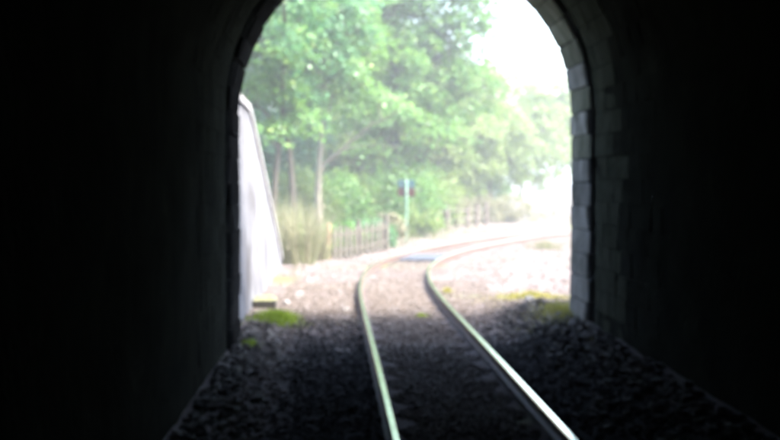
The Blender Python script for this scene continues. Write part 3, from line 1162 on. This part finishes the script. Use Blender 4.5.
# backfill
make_tree('wood_tree', 'large dark tree behind the slender trunks', -5.5, 64, 16, .3,
          [(0, 0, 9, 5, 4, 6.5), (1.5, -1, 3.2, 4.2, 2.5, 2.6)], 300, 85, .24, M['leaf_b'], M['bark_dark'], 36, cl_r=1.15, nlimb=16, group=WOOD)
make_tree('wood_tree', 'bushy tree filling the gap behind the pale forked tree', .2, 70, 15, .3,
          [(0, 0, 8, 4.8, 4, 6), (.6, -1, 2.8, 4.6, 2.5, 2.4)], 300, 85, .24, M['leaf_c'], M['bark_dark'], 37, cl_r=1.15, nlimb=16, group=WOOD)
make_tree('wood_tree', 'distant tree showing through the gaps left of the tallest tree', -10.5, 76, 16, .3,
          [(0, 0, 8.5, 5.5, 4, 7)], 260, 80, .28, M['leaf_a'], M['bark_dark'], 38, cl_r=1.3, nlimb=14, group=WOOD)
make_tree('wood_tree', 'low spreading tree in the shade beneath the tall crowns, behind the slender trunks', -4.6, 79, 7, .2,
          [(0, 0, 3.2, 5, 3, 3.0)], 150, 90, .24, M['leaf_a'], M['bark_dark'], 39, cl_r=1.2, nlimb=12, group=WOOD)
make_tree('wood_tree', 'low spreading tree beneath the tall crowns, behind the sign', 3.2, 80, 7, .2,
          [(0, 0, 3.2, 4.6, 3, 3.0)], 150, 90, .24, M['leaf_c'], M['bark_dark'], 40, cl_r=1.2, nlimb=12, group=WOOD)
make_tree('wood_tree', 'low dense tree behind the first hazy trees right of the sign', 8.2, 88, 6, .2,
          [(0, 0, 2.9, 4.0, 3, 2.7)], 120, 90, .24, M['leaf_a'], M['bark_dark'], 41, cl_r=1.1, nlimb=12, group=WOOD)
# lighter, lower trees to the right
for k, (px, Y, top, rx, lm, bark, lab) in enumerate((
        (434, 66, 22, 2.8, 'leaf_c', 'bark_pale', 'low hazy tree just right of the sign'),
        (464, 70, 40, 2.6, 'leaf_c', 'bark_pale', 'low hazy tree, second to the right of the sign'),
        (492, 73, 58, 2.6, 'leaf_c', 'bark_pale', 'low hazy tree, third to the right of the sign'),
        (522, 78, 66, 2.8, 'leaf_c', 'bark_pale', 'low hazy tree, fourth to the right of the sign'),
        (556, 82, 66, 2.9, 'leaf_c', 'bark_pale', 'small hazy tree farthest right, next to the portal stones'))):
    X = (px - VX) * Y / F
    zt = CAMH + (HY - top) * Y / F
    zb = 1.5 if k < 4 else 2.9
    make_tree('low_tree', lab, X, Y, zt, .13, [(0, 0, (zt + zb) / 2, rx, rx * .9, (zt - zb) / 2), (.3, -.4, (zt + zb) / 2 - .4, rx * .7, rx, (zt - zb) * .42)],
              190, 80, .18, M[lm], M[bark], 50 + k, nlimb=10, cl_r=.75, lean=(random.uniform(-.3, .3), 0), group='low trees right of the sign')


def make_shrub(label, px, py, hgt, wid, leafm, seed, n=26, lpc=70, lsz=.11, barkm=None, Y=None):
    Y = Y or CAMH * F / (py - HY)
    X = (px - VX) * Y / F
    q = np.random.default_rng(seed)
    root = thing('shrub', (X, Y, float(ground_z(X, Y))), label, 'shrub', 'shrubs beside the track')
    tb = Tubes()
    C = []
    for k in range(n):
        a = q.random() * 6.283
        rr = wid * np.sqrt(q.random())
        c = np.array([rr * np.cos(a), rr * np.sin(a) * .8, hgt * (.2 + .75 * q.random()) * (1 - .45 * (rr / wid) ** 2)])
        C.append(c)
        b0 = np.array([c[0] * .15, c[1] * .15, -.05])
        tb.add(bez(b0, c * np.array([.35, .35, .7]), c, 6), np.linspace(.016, .004, 6), 4)
    tb.build('stems', barkm or M['bark_pale'], root)
    C = np.array(C)
    ci = np.repeat(np.arange(n), lpc)
    P = C[ci] + q.normal(size=(n * lpc, 3)) * np.array([.17, .17, .13]) * (hgt / 1.6) * 1.1
    P[:, 2] = np.maximum(P[:, 2], .03)
    Nn = q.normal(size=(len(P), 3)) * .6 + np.array([0, 0, .7])
    V, T = leaves(P, Nn, lsz * np.ones(len(P)), q)
    np_mesh('foliage', V, T, leafm, root)
    return root


def dry_clump(label, px, py, hgt, wid, n, seed):
    Y = CAMH * F / (py - HY)
    X = (px - VX) * Y / F
    q = np.random.default_rng(seed)
    root = thing('dry_grass_clump', (X, Y, float(ground_z(X, Y))), label, 'grass clump', 'tall dry grass clumps beside the track')
    a, d = q.random(n) * 6.283, np.sqrt(q.random(n)) * wid
    lump = vnoise(np.cos(a) * d * 2.4 + seed, np.sin(a) * d * 2.4)
    ok = lump > .3
    P = np.stack([d * np.cos(a), d * np.sin(a), -.03 + 0 * a], 1)[ok]
    V, T = grass_vf(P, hgt * (.35 + .9 * lump[ok]), .022, q, .75)
    np_mesh('blades', V, T, M['brush'], root)
    m = n // 9                                        # seed heads and side leaves on thin stems
    P2 = P[q.integers(0, len(P), m)] + np.stack([q.normal(size=m) * .1, q.normal(size=m) * .1, hgt * (.3 + .7 * q.random(m))], 1)
    V, T = leaves(P2, q.normal(size=(m, 3)) + np.array([0, 0, .4]), .10 * np.ones(m), q)
    np_mesh('side_leaves', V, T, M['brush'], root)


dry_clump('pale dry grass clump at the end of the wing wall', 293, 262, 1.35, .6, 800, 71)
dry_clump('pale dry grass clump touching the brown end post of the picket fence', 316, 259, 1.0, .42, 480, 72)
dry_clump('thin dry grass clump farther back between the wing wall and the fence', 305, 249, 1.5, .9, 800, 80)
make_shrub('green bush close behind the left half of the picket fence', 343, 0, 1.0, .75, M['leaf_a'], 73, n=60, Y=40.9)
make_shrub('green bush close behind the right half of the picket fence', 368, 0, 1.0, .75, M['leaf_b'], 74, n=60, Y=42.0)
make_shrub('dry leafy bush just left of the sign post', 388, 0, 1.1, .5, M['brush'], 75, n=26, Y=47)
make_shrub('leafy bush just right of the sign post', 421, 0, 1.5, .9, M['leaf_c'], 76, n=30, Y=53)
make_shrub('tall bright green bush left of the pale forked trunk', 300, 0, 2.8, 1.3, M['leaf_c'], 81, n=60, lsz=.14, Y=53)
make_shrub('tall bright green bush right of the pale forked trunk', 337, 0, 2.7, 1.2, M['leaf_a'], 82, n=60, lsz=.14, Y=54.5)
make_shrub('tall yellow green bush behind the middle of the picket fence', 362, 0, 3.2, 1.3, M['leaf_c'], 83, n=60, lsz=.14, Y=56)
make_shrub('tall green bush behind the sign plates', 398, 0, 3.4, 1.5, M['leaf_a'], 84, n=70, lsz=.14, Y=56)
make_shrub('tall pale green bush right of the sign plates', 428, 0, 3.0, 1.3, M['leaf_c'], 85, n=60, lsz=.14, Y=62.5)
make_shrub('brownish bush behind the post and rail fence, nearest the sign', 452, 0, 1.7, 1.3, M['brush'], 77, n=34, Y=67.5)
make_shrub('brownish bush behind the post and rail fence, farther right', 482, 0, 1.7, 1.4, M['brush'], 78, n=34, Y=70)
make_shrub('pale bush below the low trees, farthest right', 510, 0, 1.5, 1.3, M['brush'], 79, n=30, Y=71)

# ------------------------------------------------------------------ haze: one closed box of pale air, added in place of lens glare
v, f = box_vf(-960, 960, -320, 1560, -6, 24)
hz_o = mesh_obj('haze', v, f, None)
hm = bpy.data.materials.new('haze_air')
hm.use_nodes = True
hn = hm.node_tree.nodes
hn.remove(hn['Principled BSDF'])
pv = hn.new('ShaderNodeVolumePrincipled')
pv.inputs['Color'].default_value = (.93, .97, .95, 1)
pv.inputs['Density'].default_value = .0028
pv.inputs['Anisotropy'].default_value = .2
hm.node_tree.links.new(pv.outputs['Volume'], hn['Material Output'].inputs['Volume'])
hz_o.data.materials.clear()
hz_o.data.materials.append(hm)
tag(hz_o, 'pale haze box added in place of lens glare outside the tunnel', 'haze', kind='stuff')
